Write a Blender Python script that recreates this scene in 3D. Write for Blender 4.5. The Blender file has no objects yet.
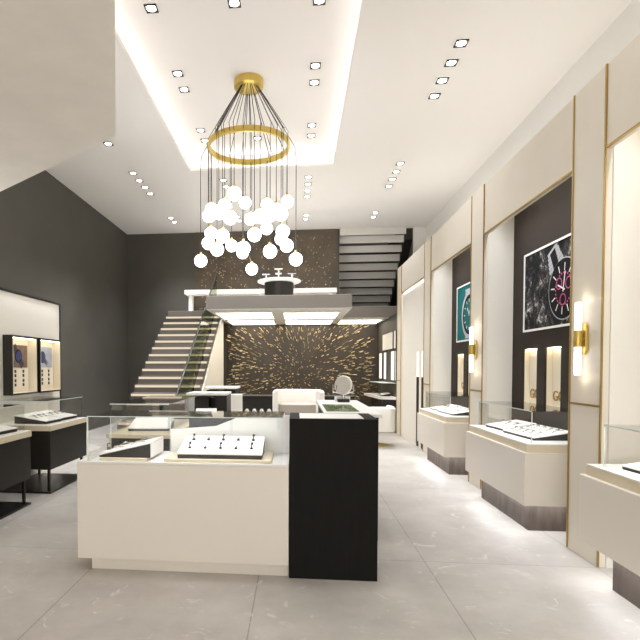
import bpy, math, random
from mathutils import Vector, Matrix
random.seed(7)
S = bpy.context.scene
COL = S.collection
PI = math.pi

# ------------------------------------------------------------------ materials
def lin(c):
    return tuple((v / 255 / 12.92) if v / 255 <= .04045 else ((v / 255 + .055) / 1.055) ** 2.4 for v in c)

def mat(name, rgb, rough=.5, metal=0., var=0., scale=6., bump=0., spec=.5, stretch=(1, 1, 1)):
    m = bpy.data.materials.new(name); m.use_nodes = True
    nt = m.node_tree; b = nt.nodes['Principled BSDF']
    c = lin(rgb)
    b.inputs['Base Color'].default_value = (*c, 1); b.inputs['Roughness'].default_value = rough
    b.inputs['Metallic'].default_value = metal; b.inputs['Specular IOR Level'].default_value = spec
    if var or bump:
        tc = nt.nodes.new('ShaderNodeTexCoord'); mp = nt.nodes.new('ShaderNodeMapping')
        mp.inputs['Scale'].default_value = stretch
        n = nt.nodes.new('ShaderNodeTexNoise'); n.inputs['Scale'].default_value = scale; n.inputs['Detail'].default_value = 6
        nt.links.new(tc.outputs['Object'], mp.inputs[0]); nt.links.new(mp.outputs[0], n.inputs['Vector'])
        if var:
            r = nt.nodes.new('ShaderNodeValToRGB')
            r.color_ramp.elements[0].position = .3; r.color_ramp.elements[1].position = .72
            r.color_ramp.elements[0].color = (*[max(0, v * (1 - var)) for v in c], 1)
            r.color_ramp.elements[1].color = (*[min(1, v * (1 + var)) for v in c], 1)
            nt.links.new(n.outputs['Fac'], r.inputs['Fac']); nt.links.new(r.outputs['Color'], b.inputs['Base Color'])
        if bump:
            bp = nt.nodes.new('ShaderNodeBump'); bp.inputs['Strength'].default_value = bump; bp.inputs['Distance'].default_value = .02
            nt.links.new(n.outputs['Fac'], bp.inputs['Height']); nt.links.new(bp.outputs['Normal'], b.inputs['Normal'])
    return m

def emit(name, rgb, strength):
    m = bpy.data.materials.new(name); m.use_nodes = True
    nt = m.node_tree; nt.nodes.clear()
    o = nt.nodes.new('ShaderNodeOutputMaterial'); e = nt.nodes.new('ShaderNodeEmission')
    e.inputs['Color'].default_value = (*lin(rgb), 1); e.inputs['Strength'].default_value = strength
    nt.links.new(e.outputs[0], o.inputs['Surface'])
    return m

def glassmat(name, tint=(253, 253, 252), refl=1.0):
    m = bpy.data.materials.new(name); m.use_nodes = True
    nt = m.node_tree; nt.nodes.clear()
    o = nt.nodes.new('ShaderNodeOutputMaterial'); mx = nt.nodes.new('ShaderNodeMixShader')
    t = nt.nodes.new('ShaderNodeBsdfTransparent'); g = nt.nodes.new('ShaderNodeBsdfGlossy')
    f = nt.nodes.new('ShaderNodeLayerWeight'); f.inputs['Blend'].default_value = .5
    p = nt.nodes.new('ShaderNodeMath'); p.operation = 'POWER'; p.inputs[1].default_value = 4.5
    k = nt.nodes.new('ShaderNodeMath'); k.operation = 'MULTIPLY_ADD'; k.inputs[1].default_value = .75 * refl; k.inputs[2].default_value = .03 * refl
    nt.links.new(f.outputs['Facing'], p.inputs[0])
    t.inputs['Color'].default_value = (*lin(tint), 1); g.inputs['Roughness'].default_value = .02
    nt.links.new(p.outputs[0], k.inputs[0]); nt.links.new(k.outputs[0], mx.inputs['Fac'])
    nt.links.new(t.outputs[0], mx.inputs[1]); nt.links.new(g.outputs[0], mx.inputs[2])
    nt.links.new(mx.outputs[0], o.inputs['Surface'])
    return m

M = {}
M['ceil'] = mat('ceiling_paint', (243, 237, 229), .8)
M['white_wall'] = mat('white_plaster', (236, 233, 226), .8)
M['dark_wall'] = mat('dark_olive_paint', (80, 76, 67), .65, var=.08, scale=1.5)
M['beige'] = mat('beige_lacquer_panel', (226, 217, 200), .42, var=.02, scale=3)
M['cream'] = mat('cream_plaster', (233, 227, 215), .6)
M['soffit'] = mat('pale_plaster', (246, 240, 232), .85, var=.03, scale=4, bump=.15)
M['brown_panel'] = mat('umber_panel', (50, 42, 35), .65, spec=.2, var=.06, scale=2)
M['gold'] = mat('brushed_gold', (176, 146, 86), .4, metal=.8)
M['brass'] = mat('brass', (214, 186, 100), .32, metal=.7)
M['goldleaf'] = mat('gold_flake', (206, 184, 134), .4, metal=.5, var=.5, scale=3)
M['white'] = mat('white_lacquer', (233, 225, 212), .35)
M['white_top'] = mat('white_stone_top', (240, 237, 230), .3)
M['cream_edge'] = mat('cream_stone_edge', (222, 208, 180), .4)
M['tray_white'] = mat('white_leather', (243, 240, 234), .55)
M['black'] = mat('black_oak', (19, 17, 14), .7, var=.25, scale=5, stretch=(14, 14, .8), spec=.2)
M['dark'] = mat('dark_bronze_board', (40, 36, 31), .45, spec=.3)
M['dark_metal'] = mat('dark_metal', (40, 37, 34), .35, metal=.6)
M['step'] = mat('taupe_step', (104, 96, 87), .6)
M['slab'] = mat('grey_plaster_edge', (131, 124, 115), .7)
M['stair_grey'] = mat('grey_riser', (224, 219, 211), .6)
M['wood'] = mat('grey_brown_wood', (88, 77, 68), .5, var=.35, scale=3, stretch=(5, 5, 1))
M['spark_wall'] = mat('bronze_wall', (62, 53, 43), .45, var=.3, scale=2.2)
M['leather'] = mat('white_upholstery', (240, 235, 225), .5)
M['grey_seat'] = mat('grey_cushion', (170, 160, 146), .7)
M['cable'] = mat('black_cable', (34, 30, 27), .4)
M['jewel'] = mat('dark_steel_jewel', (60, 58, 60), .25, metal=.8)
M['strap'] = mat('dark_strap', (52, 42, 38), .5)
M['pale_strap'] = mat('pale_strap', (176, 162, 140), .5)
M['silver'] = mat('polished_steel', (205, 207, 210), .22, metal=1.)
M['mirror'] = mat('mirror_glass', (235, 236, 238), .03, metal=1.)
M['black_gloss'] = mat('black_dial', (22, 22, 25), .25)
M['pink'] = mat('magenta_print', (196, 70, 130), .5)
M['print_white'] = mat('print_white', (238, 236, 230), .6)
M['teal'] = mat('teal_print', (6, 96, 98), .6, var=.1, scale=2, spec=.1)
M['print_grey'] = mat('print_grey', (176, 176, 178), .6, spec=.1)
M['print_black'] = mat('print_black', (16, 16, 18), .6, spec=.1)
M['blue'] = mat('blue_dial', (24, 48, 108), .4)
M['brown_print'] = mat('brown_print', (122, 100, 84), .6, var=.4, scale=7)
M['greyblue'] = mat('grey_blue_print', (176, 182, 196), .6, var=.18, scale=5)
M['niche'] = mat('cream_lining', (238, 228, 206), .55)
M['globe'] = emit('opal_globe', (246, 248, 255), 6.8)
M['tube'] = emit('sconce_tube', (252, 248, 242), 1.6)
M['lamp'] = emit('downlight_lamp', (255, 248, 235), 9.0)
M['led'] = emit('led_strip', (255, 242, 218), 6.0)
M['step_led'] = emit('step_led', (255, 236, 206), .5)
M['panel_light'] = emit('light_panel', (255, 246, 230), 2.6)
M['backlit'] = emit('backlit_panel', (255, 246, 232), .8)
M['glass'] = glassmat('case_glass')
M['green_glass'] = glassmat('balustrade_glass', (212, 218, 204), .5)
M['glass_edge'] = mat('polished_glass_edge', (226, 235, 229), .15)

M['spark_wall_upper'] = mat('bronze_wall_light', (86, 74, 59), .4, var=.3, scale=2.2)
M['lid_glass'] = glassmat('lid_glass', (250, 252, 250), 1.28)
def floor_mat():
    m = bpy.data.materials.new('stone_tiles'); m.use_nodes = True
    nt = m.node_tree; b = nt.nodes['Principled BSDF']; N = nt.nodes.new; L = nt.links.new
    tc = N('ShaderNodeTexCoord'); mp = N('ShaderNodeMapping'); mp.inputs['Location'].default_value = (-.935 + 12.5, .9, 0)
    L(tc.outputs['Object'], mp.inputs[0])
    br = N('ShaderNodeTexBrick'); br.offset = 0
    br.inputs['Scale'].default_value = 1; br.inputs['Brick Width'].default_value = 1.255; br.inputs['Row Height'].default_value = 2.5
    br.inputs['Mortar Size'].default_value = .005; br.inputs['Mortar Smooth'].default_value = .3; br.inputs['Bias'].default_value = 0
    br.inputs['Color1'].default_value = (*lin((186, 180, 171)), 1); br.inputs['Color2'].default_value = (*lin((191, 185, 176)), 1)
    br.inputs['Mortar'].default_value = (*lin((157, 150, 141)), 1)
    L(mp.outputs[0], br.inputs['Vector'])
    n = N('ShaderNodeTexNoise'); n.inputs['Scale'].default_value = 1.6; n.inputs['Detail'].default_value = 9; n.inputs['Roughness'].default_value = .65
    L(tc.outputs['Object'], n.inputs['Vector'])
    r = N('ShaderNodeValToRGB'); r.color_ramp.elements[0].position = .3; r.color_ramp.elements[1].position = .75
    r.color_ramp.elements[0].color = (.76, .755, .75, 1); r.color_ramp.elements[1].color = (1.1, 1.1, 1.1, 1)
    L(n.outputs['Fac'], r.inputs['Fac'])
    mx = N('ShaderNodeMix'); mx.data_type = 'RGBA'; mx.blend_type = 'MULTIPLY'; mx.inputs['Factor'].default_value = 1
    L(br.outputs['Color'], mx.inputs['A']); L(r.outputs['Color'], mx.inputs['B'])
    # pale veins and flecks of the stone
    n2 = N('ShaderNodeTexNoise'); n2.inputs['Scale'].default_value = 7; n2.inputs['Detail'].default_value = 10; n2.inputs['Distortion'].default_value = 1.2
    L(tc.outputs['Object'], n2.inputs['Vector'])
    r2 = N('ShaderNodeValToRGB'); r2.color_ramp.elements[0].position = .62; r2.color_ramp.elements[1].position = .74
    r2.color_ramp.elements[0].color = (0, 0, 0, 1); r2.color_ramp.elements[1].color = (.85, .85, .85, 1)
    L(n2.outputs['Fac'], r2.inputs['Fac'])
    m2 = N('ShaderNodeMix'); m2.data_type = 'RGBA'; m2.inputs['B'].default_value = (*lin((214, 207, 197)), 1)
    L(r2.outputs['Color'], m2.inputs['Factor']); L(mx.outputs['Result'], m2.inputs['A'])
    L(m2.outputs['Result'], b.inputs['Base Color'])
    b.inputs['Roughness'].default_value = .42; b.inputs['Specular IOR Level'].default_value = .35
    return m
M['floor'] = floor_mat()

def rock_mat():
    m = bpy.data.materials.new('rock_photo_print'); m.use_nodes = True
    nt = m.node_tree; b = nt.nodes['Principled BSDF']; N = nt.nodes.new; L = nt.links.new
    tc = N('ShaderNodeTexCoord')
    n = N('ShaderNodeTexNoise'); n.inputs['Scale'].default_value = 6; n.inputs['Detail'].default_value = 12; n.inputs['Roughness'].default_value = .85; n.inputs['Distortion'].default_value = .6
    L(tc.outputs['Object'], n.inputs['Vector'])
    r = N('ShaderNodeValToRGB'); e = r.color_ramp.elements
    e[0].position = .47; e[0].color = (.008, .008, .009, 1); e[1].position = .63; e[1].color = (.72, .69, .66, 1)
    x = e.new(.55); x.color = (.07, .066, .062, 1)
    L(n.outputs['Fac'], r.inputs['Fac']); L(r.outputs['Color'], b.inputs['Base Color']); b.inputs['Roughness'].default_value = .7; b.inputs['Specular IOR Level'].default_value = .1
    return m
M['rock'] = rock_mat()

# ------------------------------------------------------------------ mesh helpers
class MB:
    def __init__(s): s.v = []; s.f = []; s.smooth = False
    def add(s, vs, fs):
        b = len(s.v); s.v += [Vector(p) for p in vs]; s.f += [tuple(b + i for i in f) for f in fs]; return s
    def box(s, x0, x1, y0, y1, z0, z1):
        return s.add([(x0, y0, z0), (x1, y0, z0), (x1, y1, z0), (x0, y1, z0), (x0, y0, z1), (x1, y0, z1), (x1, y1, z1), (x0, y1, z1)],
                     [(3, 2, 1, 0), (4, 5, 6, 7), (0, 1, 5, 4), (1, 2, 6, 5), (2, 3, 7, 6), (3, 0, 4, 7)])
    def prism(s, poly, axis, a, b):
        """poly in the two other axes (in xyz order), extruded along axis from a to b"""
        n = len(poly)
        def P(p, t):
            q = list(p); q.insert(axis, t); return q
        vs = [P(p, a) for p in poly] + [P(p, b) for p in poly]
        fs = [tuple(range(n))[::-1], tuple(range(n, 2 * n))] + [(i, (i + 1) % n, n + (i + 1) % n, n + i) for i in range(n)]
        return s.add(vs, fs)
    def tube(s, p, q, r, n=8, r2=None):
        p = Vector(p); q = Vector(q); d = (q - p).normalized(); r2 = r if r2 is None else r2
        u = d.orthogonal().normalized(); w = d.cross(u)
        vs = []
        for c, rr in ((p, r), (q, r2)):
            vs += [c + rr * (math.cos(2 * PI * i / n) * u + math.sin(2 * PI * i / n) * w) for i in range(n)]
        fs = [tuple(range(n))[::-1], tuple(range(n, 2 * n))] + [(i, (i + 1) % n, n + (i + 1) % n, n + i) for i in range(n)]
        return s.add(vs, fs)
    def path(s, pts, r, n=6):
        for a, b in zip(pts, pts[1:]): s.tube(a, b, r, n)
        return s
    def lathe(s, c, prof, n=32):
        c = Vector(c); vs = []
        for r, z in prof: vs += [c + Vector((r * math.cos(2 * PI * i / n), r * math.sin(2 * PI * i / n), z)) for i in range(n)]
        fs = []
        for k in range(len(prof) - 1):
            fs += [(k * n + i, k * n + (i + 1) % n, (k + 1) * n + (i + 1) % n, (k + 1) * n + i) for i in range(n)]
        if prof[0][0] > 1e-6: fs.append(tuple(range(n))[::-1])
        if prof[-1][0] > 1e-6: fs.append(tuple((len(prof) - 1) * n + i for i in range(n)))
        s.smooth = True
        return s.add(vs, fs)
    def ring(s, c, r0, r1, z0, z1, n=64):
        c = Vector(c); vs = []
        for r, z in ((r0, z0), (r1, z0), (r1, z1), (r0, z1)):
            vs += [c + Vector((r * math.cos(2 * PI * i / n), r * math.sin(2 * PI * i / n), z)) for i in range(n)]
        fs = []
        for k in range(4):
            l = (k + 1) % 4
            fs += [(k * n + i, k * n + (i + 1) % n, l * n + (i + 1) % n, l * n + i) for i in range(n)]
        return s.add(vs, fs)
    def sphere(s, c, r, nu=20, nv=12):
        return s.lathe(c, [(max(1e-5, r * math.sin(PI * k / nv)), -r * math.cos(PI * k / nv)) for k in range(nv + 1)], nu)
    def xf(s, m):
        s.v = [m @ p for p in s.v]; return s
    def build(s, name, m, parent=None, origin=None, bevel=0., label=None):
        if parent is not None: o0 = ROOT[parent.name]
        elif origin is not None: o0 = Vector(origin)
        else:
            xs = [p.x for p in s.v]; ys = [p.y for p in s.v]; zs = [p.z for p in s.v]
            o0 = Vector(((min(xs) + max(xs)) / 2, (min(ys) + max(ys)) / 2, min(zs)))
        me = bpy.data.meshes.new(name); me.from_pydata([tuple(p - o0) for p in s.v], [], s.f); me.update()
        import bmesh
        bm = bmesh.new(); bm.from_mesh(me); bmesh.ops.recalc_face_normals(bm, faces=bm.faces); bm.to_mesh(me); bm.free()
        me.materials.append(M[m] if isinstance(m, str) else m)
        if s.smooth:
            for p in me.polygons: p.use_smooth = True
            me.set_sharp_from_angle(angle=math.radians(40))
        o = bpy.data.objects.new(name, me); COL.objects.link(o)
        if parent is not None: o.parent = parent
        else: o.location = o0
        ROOT[o.name] = o0
        if bevel:
            md = o.modifiers.new('edge', 'BEVEL'); md.width = bevel; md.segments = 2; md.limit_method = 'ANGLE'
        if label: o['label'] = label
        return o
ROOT = {}

def thing(name, label, cat, loc, group=None):
    o = bpy.data.objects.new(name, None); COL.objects.link(o); o.location = loc; o.empty_display_size = .1
    ROOT[o.name] = Vector(loc); o['label'] = label; o['category'] = cat
    if group: o['group'] = group
    return o
def tag(o, label, cat, group=None):
    o['label'] = label; o['category'] = cat
    if group: o['group'] = group
    return o
def struct(name, mb, m, bevel=0.):
    o = mb.build(name, m, origin=(0, 0, 0), bevel=bevel); o['kind'] = 'structure'; return o
def clone(o, d, label=None, parent=None, top=True):
    c = o.copy(); COL.objects.link(c)
    if top:
        c.location = o.location + Vector(d); ROOT[c.name] = ROOT[o.name] + Vector(d)
        if label: c['label'] = label
    else: c.parent = parent
    for ch in o.children: clone(ch, d, None, c, False)
    return c
def move_rot(o, rz): o.rotation_euler = (0, 0, rz); return o
def box(*a): return MB().box(*a)
def area(name, loc, rot, sx, sy, power, rgb=(255, 236, 208), spread=PI):
    l = bpy.data.lights.new(name, 'AREA'); l.shape = 'RECTANGLE'; l.size = sx; l.size_y = sy; l.energy = power; l.color = lin(rgb); l.spread = spread
    o = bpy.data.objects.new(name, l); COL.objects.link(o); o.location = loc; o.rotation_euler = rot; return o
warm = (243, 247, 255)
ORD = ['first', 'second', 'third', 'fourth', 'fifth', 'sixth', 'seventh', 'eighth', 'ninth', 'tenth']

# ------------------------------------------------------------------ the room
H, HR = 5.36, 5.71          # ceiling, tray ceiling
XL, XR, XP, YB, YF = -4.91, 3.51, 2.255, 14.8, -3.4
struct('floor', box(XL - .2, XR + .2, YF - .2, YB + .2, -.12, 0), 'floor')
c = MB()
a0, a1, b0, b1 = -2.10, .68, 1.5, 10.19          # lip of the tray
c.box(XL - .1, a0, YF, YB + .1, H, H + .05); c.box(a1, XR + .1, YF, YB + .1, H, H + .05)
c.box(a0, a1, YF, b0, H, H + .05); c.box(a0, a1, b1, YB + .1, H, H + .05)
g = .16
c.box(a0 - g - .05, a0 - g, b0 - g, b1 + g, H + .05, HR); c.box(a1 + g, a1 + g + .05, b0 - g, b1 + g, H + .05, HR)
c.box(a0 - g, a1 + g, b1 + g, b1 + g + .05, H + .05, HR); c.box(a0 - g, a1 + g, b0 - g - .05, b0 - g, H + .05, HR)
c.box(a0 - g - .05, a1 + g + .05, b0 - g - .05, b1 + g + .05, HR, HR + .05)
struct('ceiling', c, 'ceil')
struct('wall_left', box(XL - .1, XL, YF, YB + .1, 0, H), 'dark_wall')
struct('wall_back', MB().box(XL, 1.17, YB, YB + .1, 0, H).box(1.17, XR + .1, YB, YB + .1, 0, 2.73), 'dark_wall')
struct('wall_back', box(3.19, XR + .1, YB, YB + .1, 2.73, H), 'white_wall')
sw = MB().box(1.07, 1.17, YB + .1, 19.2, 2.73, 5.9).box(3.19, 3.29, YB + .1, 19.2, 2.73, 5.9).box(1.07, 3.29, 19.2, 19.3, 2.73, 5.9)
struct('wall_back', sw, 'dark_wall')                                   # stair shaft behind the back wall
struct('floor', box(1.07, 3.29, YB + .0, 19.2, 2.73, 3.0), 'slab')
struct('ceiling', box(1.07, 3.29, YB + .1, 19.2, 5.85, 5.9), 'ceil')
struct('wall_right', box(XR, XR + .1, YF, YB, 0, H), 'white_wall')
fw = MB(); fw.box(XL, -3.6, YF - .1, YF, 0, H).box(3.0, XR, YF - .1, YF, 0, H).box(-3.6, 3.0, YF - .1, YF, 3.1, H)
struct('wall_front', fw, 'white_wall')
wf = MB()
for x in (-3.6, -1.4, .76, 2.94): wf.box(x, x + .06, YF - .08, YF - .02, 0, 3.1)
wf.box(-3.6, 3.0, YF - .08, YF - .02, 3.04, 3.1)
struct('added_window_1', wf, 'dark_metal')  # unseen frame, added round the opening that lets the front fill in
# plaster bulkhead over the entrance
bk = MB(); bk.prism([(-1.41, 3.98), (-4.90, 6.40), (-4.90, YF + .01), (-.75, YF + .01), (-.75, 2.12)], 2, 3.3, H - .001)
struct('ceiling_bulkhead', bk, 'soffit')

# right joinery: pilasters, headers, bays -------------------------------------------------
W0, PITCH, PW = 4.11, 2.505, .45     # pilaster A starts at 4.11
PT, HT = 3.72, 3.11
XB = 2.60
PIL = [W0 + PITCH * k for k in (-2, -1, 0, 1, 2, 3)]
for y in PIL:
    struct('wall_right', box(XP, XB + .2, y, y + PW, 0, PT), 'beige')
for y0, y1 in [(PIL[i] + PW, PIL[i + 1]) for i in range(5)]:
    struct('wall_right', box(XP + .004, XP + .045, y0, y1, HT, PT - .004), 'beige')
    struct('wall_right', box(XP + .046, XB + .2, y0, y1, 3.50, PT - .11), 'cream')
struct('wall_right', box(XB + .2, XR, PIL[0], 12.06, PT - .1, PT - .01), 'white_wall')       # top of the joinery
struct('wall_right', box(XP, XR, 12.06, 12.08, 0, PT), 'dark_wall')                           # its far end
def bay_back(k, kind):
    y0, y1 = W0 + PITCH * (k - 1) + PW, W0 + PITCH * k
    if kind == 'plain':
        struct('wall_right', box(XB, XB + .1, y0, y1, 0, 3.5), 'cream')
    elif kind == 'flush':
        # door-like flush panel with two tall slots
        m = MB(); e = [y0, 9.66, 9.88, 10.05, 10.28, y1]; x0, x1 = XP + .03, XP + .13
        m.box(x0, x1, e[0], e[1], 0, HT).box(x0, x1, e[2], e[3], 0, HT).box(x0, x1, e[4], e[5], 0, HT)
        m.box(x0, x1, e[1], e[2], 1.80, HT).box(x0, x1, e[3], e[4], 1.80, HT)
        struct('wall_right', m, 'cream')
    else:
        c = (y0 + y1) / 2
        n = [(c + .365, c + .715), (c - .17, c + .185)]         # two display niches
        n = [(c + .37, c + .72), (c - .15, c + .185)]
        zs = (1.10, 1.71)
        m = MB(); x0, x1 = XB, XB + .02
        m.box(x0, x1, y0, y1, zs[1], 3.5).box(x0, x1, y0, y1, 0, zs[0])
        m.box(x0, x1, y0, n[1][0], *zs).box(x0, x1, n[1][1], n[0][0], *zs).box(x0, x1, n[0][1], y1, *zs)
        struct('wall_right', m, 'brown_panel')
        return n, zs
NB = {}
for k, kind in ((-1, 'plain'), (0, 'plain'), (1, 'niche'), (2, 'niche'), (3, 'flush')):
    NB[k] = bay_back(k, kind)
# cream cheeks of the recessed bays (far and near returns)
for k in (-1, 0, 1, 2):
    y0, y1 = W0 + PITCH * (k - 1) + PW, W0 + PITCH * k
    struct('wall_right', box(XP + .05, XB, y1 - .012, y1, 0, 3.5), 'cream')
    struct('wall_right', box(XP + .05, XB, y0, y0 + .012, 0, 3.5), 'cream')
# gold trims
tn = 0
def trim(mb):
    global tn; tn += 1; return struct('trim_%d' % tn, mb, 'gold')
for y in PIL:
    trim(box(XP - .008, XP + .003, y - .006, y + .010, 0, PT))
    trim(box(XP - .008, XP + .003, y + PW - .010, y + PW + .006, 0, PT))
    trim(box(XP - .006, XP + .003, y + .010, y + PW - .010, 1.20, 1.216))
for i in range(5):
    trim(box(XP - .004, XP + .012, PIL[i] + PW + .006, PIL[i + 1] - .006, HT - .002, HT + .014))

# mezzanine -------------------------------------------------------------------------------
ZB, ZT, YS = 2.73, 3.0, 10.88
sl = MB(); sl.box(-1.91, 1.12, YS, YB, ZB, ZT).box(1.12, 2.70, 13.1, YB, ZB, ZT).box(-3.43, -1.91, 13.66, YB, ZB, ZT)
struct('mezzanine_slab', sl, 'slab')
struct('floor', MB().box(-1.905, 1.115, YS + .005, YB - .03, ZT + .0005, ZT + .004).box(1.115, 2.70, 13.105, YB - .001, ZT + .0005, ZT + .004).box(-3.425, -1.905, 13.665, YB - .03, ZT + .0005, ZT + .004), 'white_top')  # white mezzanine floor finish, added to bounce light onto the ceiling
struct('ceiling_soffit', MB().box(-1.905, 1.115, YS + .005, 14.79, ZB - .012, ZB - .001).box(1.115, 2.25, 13.105, 14.79, ZB - .012, ZB - .001), 'white_wall')
struct('wall_right', box(2.255, 2.35, 12.08, YB, 0, ZB), 'dark_wall')                          # alcove wall
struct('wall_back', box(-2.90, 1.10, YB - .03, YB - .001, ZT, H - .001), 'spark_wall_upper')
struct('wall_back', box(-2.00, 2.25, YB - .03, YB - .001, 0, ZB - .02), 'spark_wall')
def flakes(name, n, x0, x1, z0, z1, cx, cz, label, upper):
    m = MB()
    for _ in range(n):
        x = random.uniform(x0, x1); z = random.uniform(z0, z1)
        dx, dz = x - cx, z - cz; d = math.hypot(dx, dz) + 1e-6
        if upper:
            if random.random() < .35 * (1 - min(1, abs(dx) / 2)): continue
            L_ = random.uniform(.006, .022) * (2.2 if random.random() < .12 else 1); ux, uz = random.choice([(0, 1), (dx / d, dz / d), (dx / d, dz / d)])
        else:
            L_ = random.uniform(.008, .02) + .022 * min(d, 2.2) * random.uniform(.2, 1.3)
            ux, uz = dx / d, dz / d * .8
        w = random.uniform(.004, .0095); t = random.uniform(.2, .55)
        p = Vector((x, YB - .075 - random.uniform(.0, .03), z)); u = Vector((ux, -t * .4, uz)).normalized() * L_
        q = Vector((-uz, random.uniform(-.5, .5), ux)).normalized() * w; th = Vector((0, .003, 0))
        m.add([p - u - q, p + u - q, p + u + q, p - u + q, p - u - q + th, p + u - q + th, p + u + q + th, p - u + q + th],
              [(0, 1, 2, 3), (7, 6, 5, 4), (0, 4, 5, 1), (1, 5, 6, 2), (2, 6, 7, 3), (3, 7, 4, 0)])
    o = m.build(name, 'goldleaf'); o['kind'] = 'stuff'; tag(o, label, 'wall decoration')
flakes('wall_mounted_gold_flakes', 800, -1.95, 2.1, .62, 2.68, .1, 1.35, 'gold flecks bursting outward over the dark wall under the mezzanine', False)
flakes('wall_mounted_gold_flakes', 520, -2.75, 1.05, 3.1, 5.2, -.7, 3.3, 'gold flecks scattered over the dark wall above the mezzanine', True)

# mezzanine ceiling lights
LPAN = [(-1.80, -.56, 11.42, 12.92, 'front light panel nearer the staircase, set in the mezzanine underside'),
        (-1.80, -.60, 13.35, 14.68, 'rear light panel nearer the staircase, in the mezzanine underside by the gold wall'),
        (-.30, .92, 11.55, 13.05, 'front light panel in the middle of the mezzanine underside'),
        (-.30, .92, 13.45, 14.70, 'rear light panel in the middle of the mezzanine underside by the gold wall'),
        (1.12, 2.15, 13.45, 14.70, 'light panel under the set-back mezzanine piece below the upper stair')]
for x0, x1, y0, y1, lab in LPAN:
    t = thing('ceiling_light_panel', lab, 'light', ((x0 + x1) / 2, (y0 + y1) / 2, ZB - .025), 'light panels under the mezzanine')
    fr = MB().box(x0 - .03, x1 + .03, y0 - .03, y0, ZB - .03, ZB - .013).box(x0 - .03, x1 + .03, y1, y1 + .03, ZB - .03, ZB - .013)
    fr.box(x0 - .03, x0, y0, y1, ZB - .03, ZB - .013).box(x1, x1 + .03, y0, y1, ZB - .03, ZB - .013)
    fr.build('frame', 'white_wall', t); box(x0, x1, y0, y1, ZB - .02, ZB - .013).build('diffuser', 'panel_light', t)

# staircase -------------------------------------------------------------------------------
def T(i): return .80 + .17 * i
def SY(i): return 10.19 + .2664 * i
X0, X1 = -3.43, -2.0
t = thing('staircase', 'straight taupe staircase with lit nosings climbing to the mezzanine', 'staircase', ((X0 + X1) / 2, SY(-4), 0))
for i in range(-4, 13):
    z1 = T(i); z0 = max(0, z1 - .17 - .0)
    s = box(X0, X1, SY(i), SY(i + 1) + .0, z0, z1).build('step', 'step', t)
    box(X0 + .02, X1 - .01, SY(i) - .008, SY(i) - .001, z1 - .062, z1 - .014).build('light_strip', 'step_led', s)
sk = MB().prism([(SY(-3), 0), (SY(13), T(13) - .18), (SY(13) + .0, 0)], 0, X0 + .02, X1 - .03); 
sk.v = [p - Vector((0, 0, .005)) if p.z > .01 else p for p in sk.v]
sk.build('stringer', 'step', t)
struct('wall_stair', MB().prism([(SY(-4) + .05, 0), (SY(-3), T(-3) - .17), (SY(12), T(12) - .17), (SY(13), T(12) - .05), (13.9, T(12) - .05), (13.9, 0)], 0, X1 + .002, X1 + .03), 'cream')
# balustrade
t = thing('glass_balustrade', 'clear glass balustrade with dark handrail running up the staircase', 'balustrade', (-2.12, 9.0, .1))
def bl(y): return T((y - 10.19) / .2664) + .03
ya, yb = 8.75, 13.66
MB().prism([(9.1, bl(9.1)), (yb, bl(yb)), (yb, bl(yb) + .92), (ya, bl(ya) + .92), (ya, .03), (9.05, .03)], 0, -2.126, -2.114).build('glass_pane', 'green_glass', t)
MB().tube((-2.12, ya, bl(ya) + .93), (-2.12, yb, bl(yb) + .93), .018, 8).build('handrail', 'dark_metal', t)
for i in (-3, 1, 5, 9, 12):
    y = SY(i) + .12; box(-2.14, -2.10, y - .03, y + .03, T(i) + .001, T(i) + .11).build('clamp', 'dark_metal', t)

# upper stair seen from below ---------------------------------------------------------------
t = thing('upper_staircase', 'grey upper staircase rising from the mezzanine, seen from below', 'staircase', (2.07, 18.4, ZT))
for i in range(18):
    zt = min(ZT + .2 * (i + 1), H - .006); y1 = 18.30 - .30 * i
    if y1 - .30 < YB - .15: break
    st = MB(); st.prism([(y1 + .02, zt), (y1 - .30, zt), (y1 - .30, zt - .199), (y1 - .27, zt - .199), (y1 - .27, zt - .03), (y1 + .02, zt - .03)], 0, 1.18, 2.965)
    st.build('step', 'stair_grey', t)
MB().prism([(18.4, ZT + .001), (18.4, ZT + .17), (14.92, ZT + 2.35), (14.92, ZT + 2.05), (17.9, ZT + .001)], 0, 2.97, 3.18).build('stringer', 'dark', t)

# ------------------------------------------------------------------ downlights
spots = []
def downlight(proto, x, y, z, label, group):
    if proto is None:
        t = thing('ceiling_downlight', label, 'downlight', (x, y, z), group); s = .072; q = .057
        m = MB().box(x - s, x + s, y - s, y - q, z - .012, z - .001).box(x - s, x + s, y + q, y + s, z - .012, z - .001)
        m.box(x - s, x - q, y - q, y + q, z - .012, z - .001).box(x + q, x + s, y - q, y + q, z - .012, z - .001).build('frame', 'dark_metal', t)
        MB().lathe((x, y, z - .008), [(.052, 0), (.052, .006)], 20).build('lamp', 'lamp', t)
        spots.append((x, y, z)); return t
    spots.append((x, y, z)); r = ROOT[proto.name]
    c = clone(proto, (x - r.x, y - r.y, z - r.z), label); c['group'] = group; return c
P0 = None
rows = [('tray ceiling row on the staircase side', -1.71, HR, [9.64, 9.22, 7.86, 7.43, 6.07]),
        ('tray ceiling row over the chandelier', -.73, HR, [9.64, 9.22, 6.08]),
        ('tray ceiling row on the sconce side', .245, HR, [9.63, 9.22, 7.86, 7.43, 6.13]),
        ('ceiling row along the dark side wall', -3.25, H, [13.66, 13.29, 11.39, 10.98, 10.58, 10.16, 8.80]),
        ('row behind the hanging globes', -1.52, H, [13.71, 13.34, 11.11, 10.72]),
        ('row past the tray, clear of the globes', .22, H, [13.73, 13.37, 11.94, 11.54, 11.13, 10.73]),
        ('row above the sconce wall counters', 1.935, H, [13.71, 13.32, 11.42, 11.01, 10.60, 10.19, 7.73, 7.33, 6.92, 6.52])]
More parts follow.
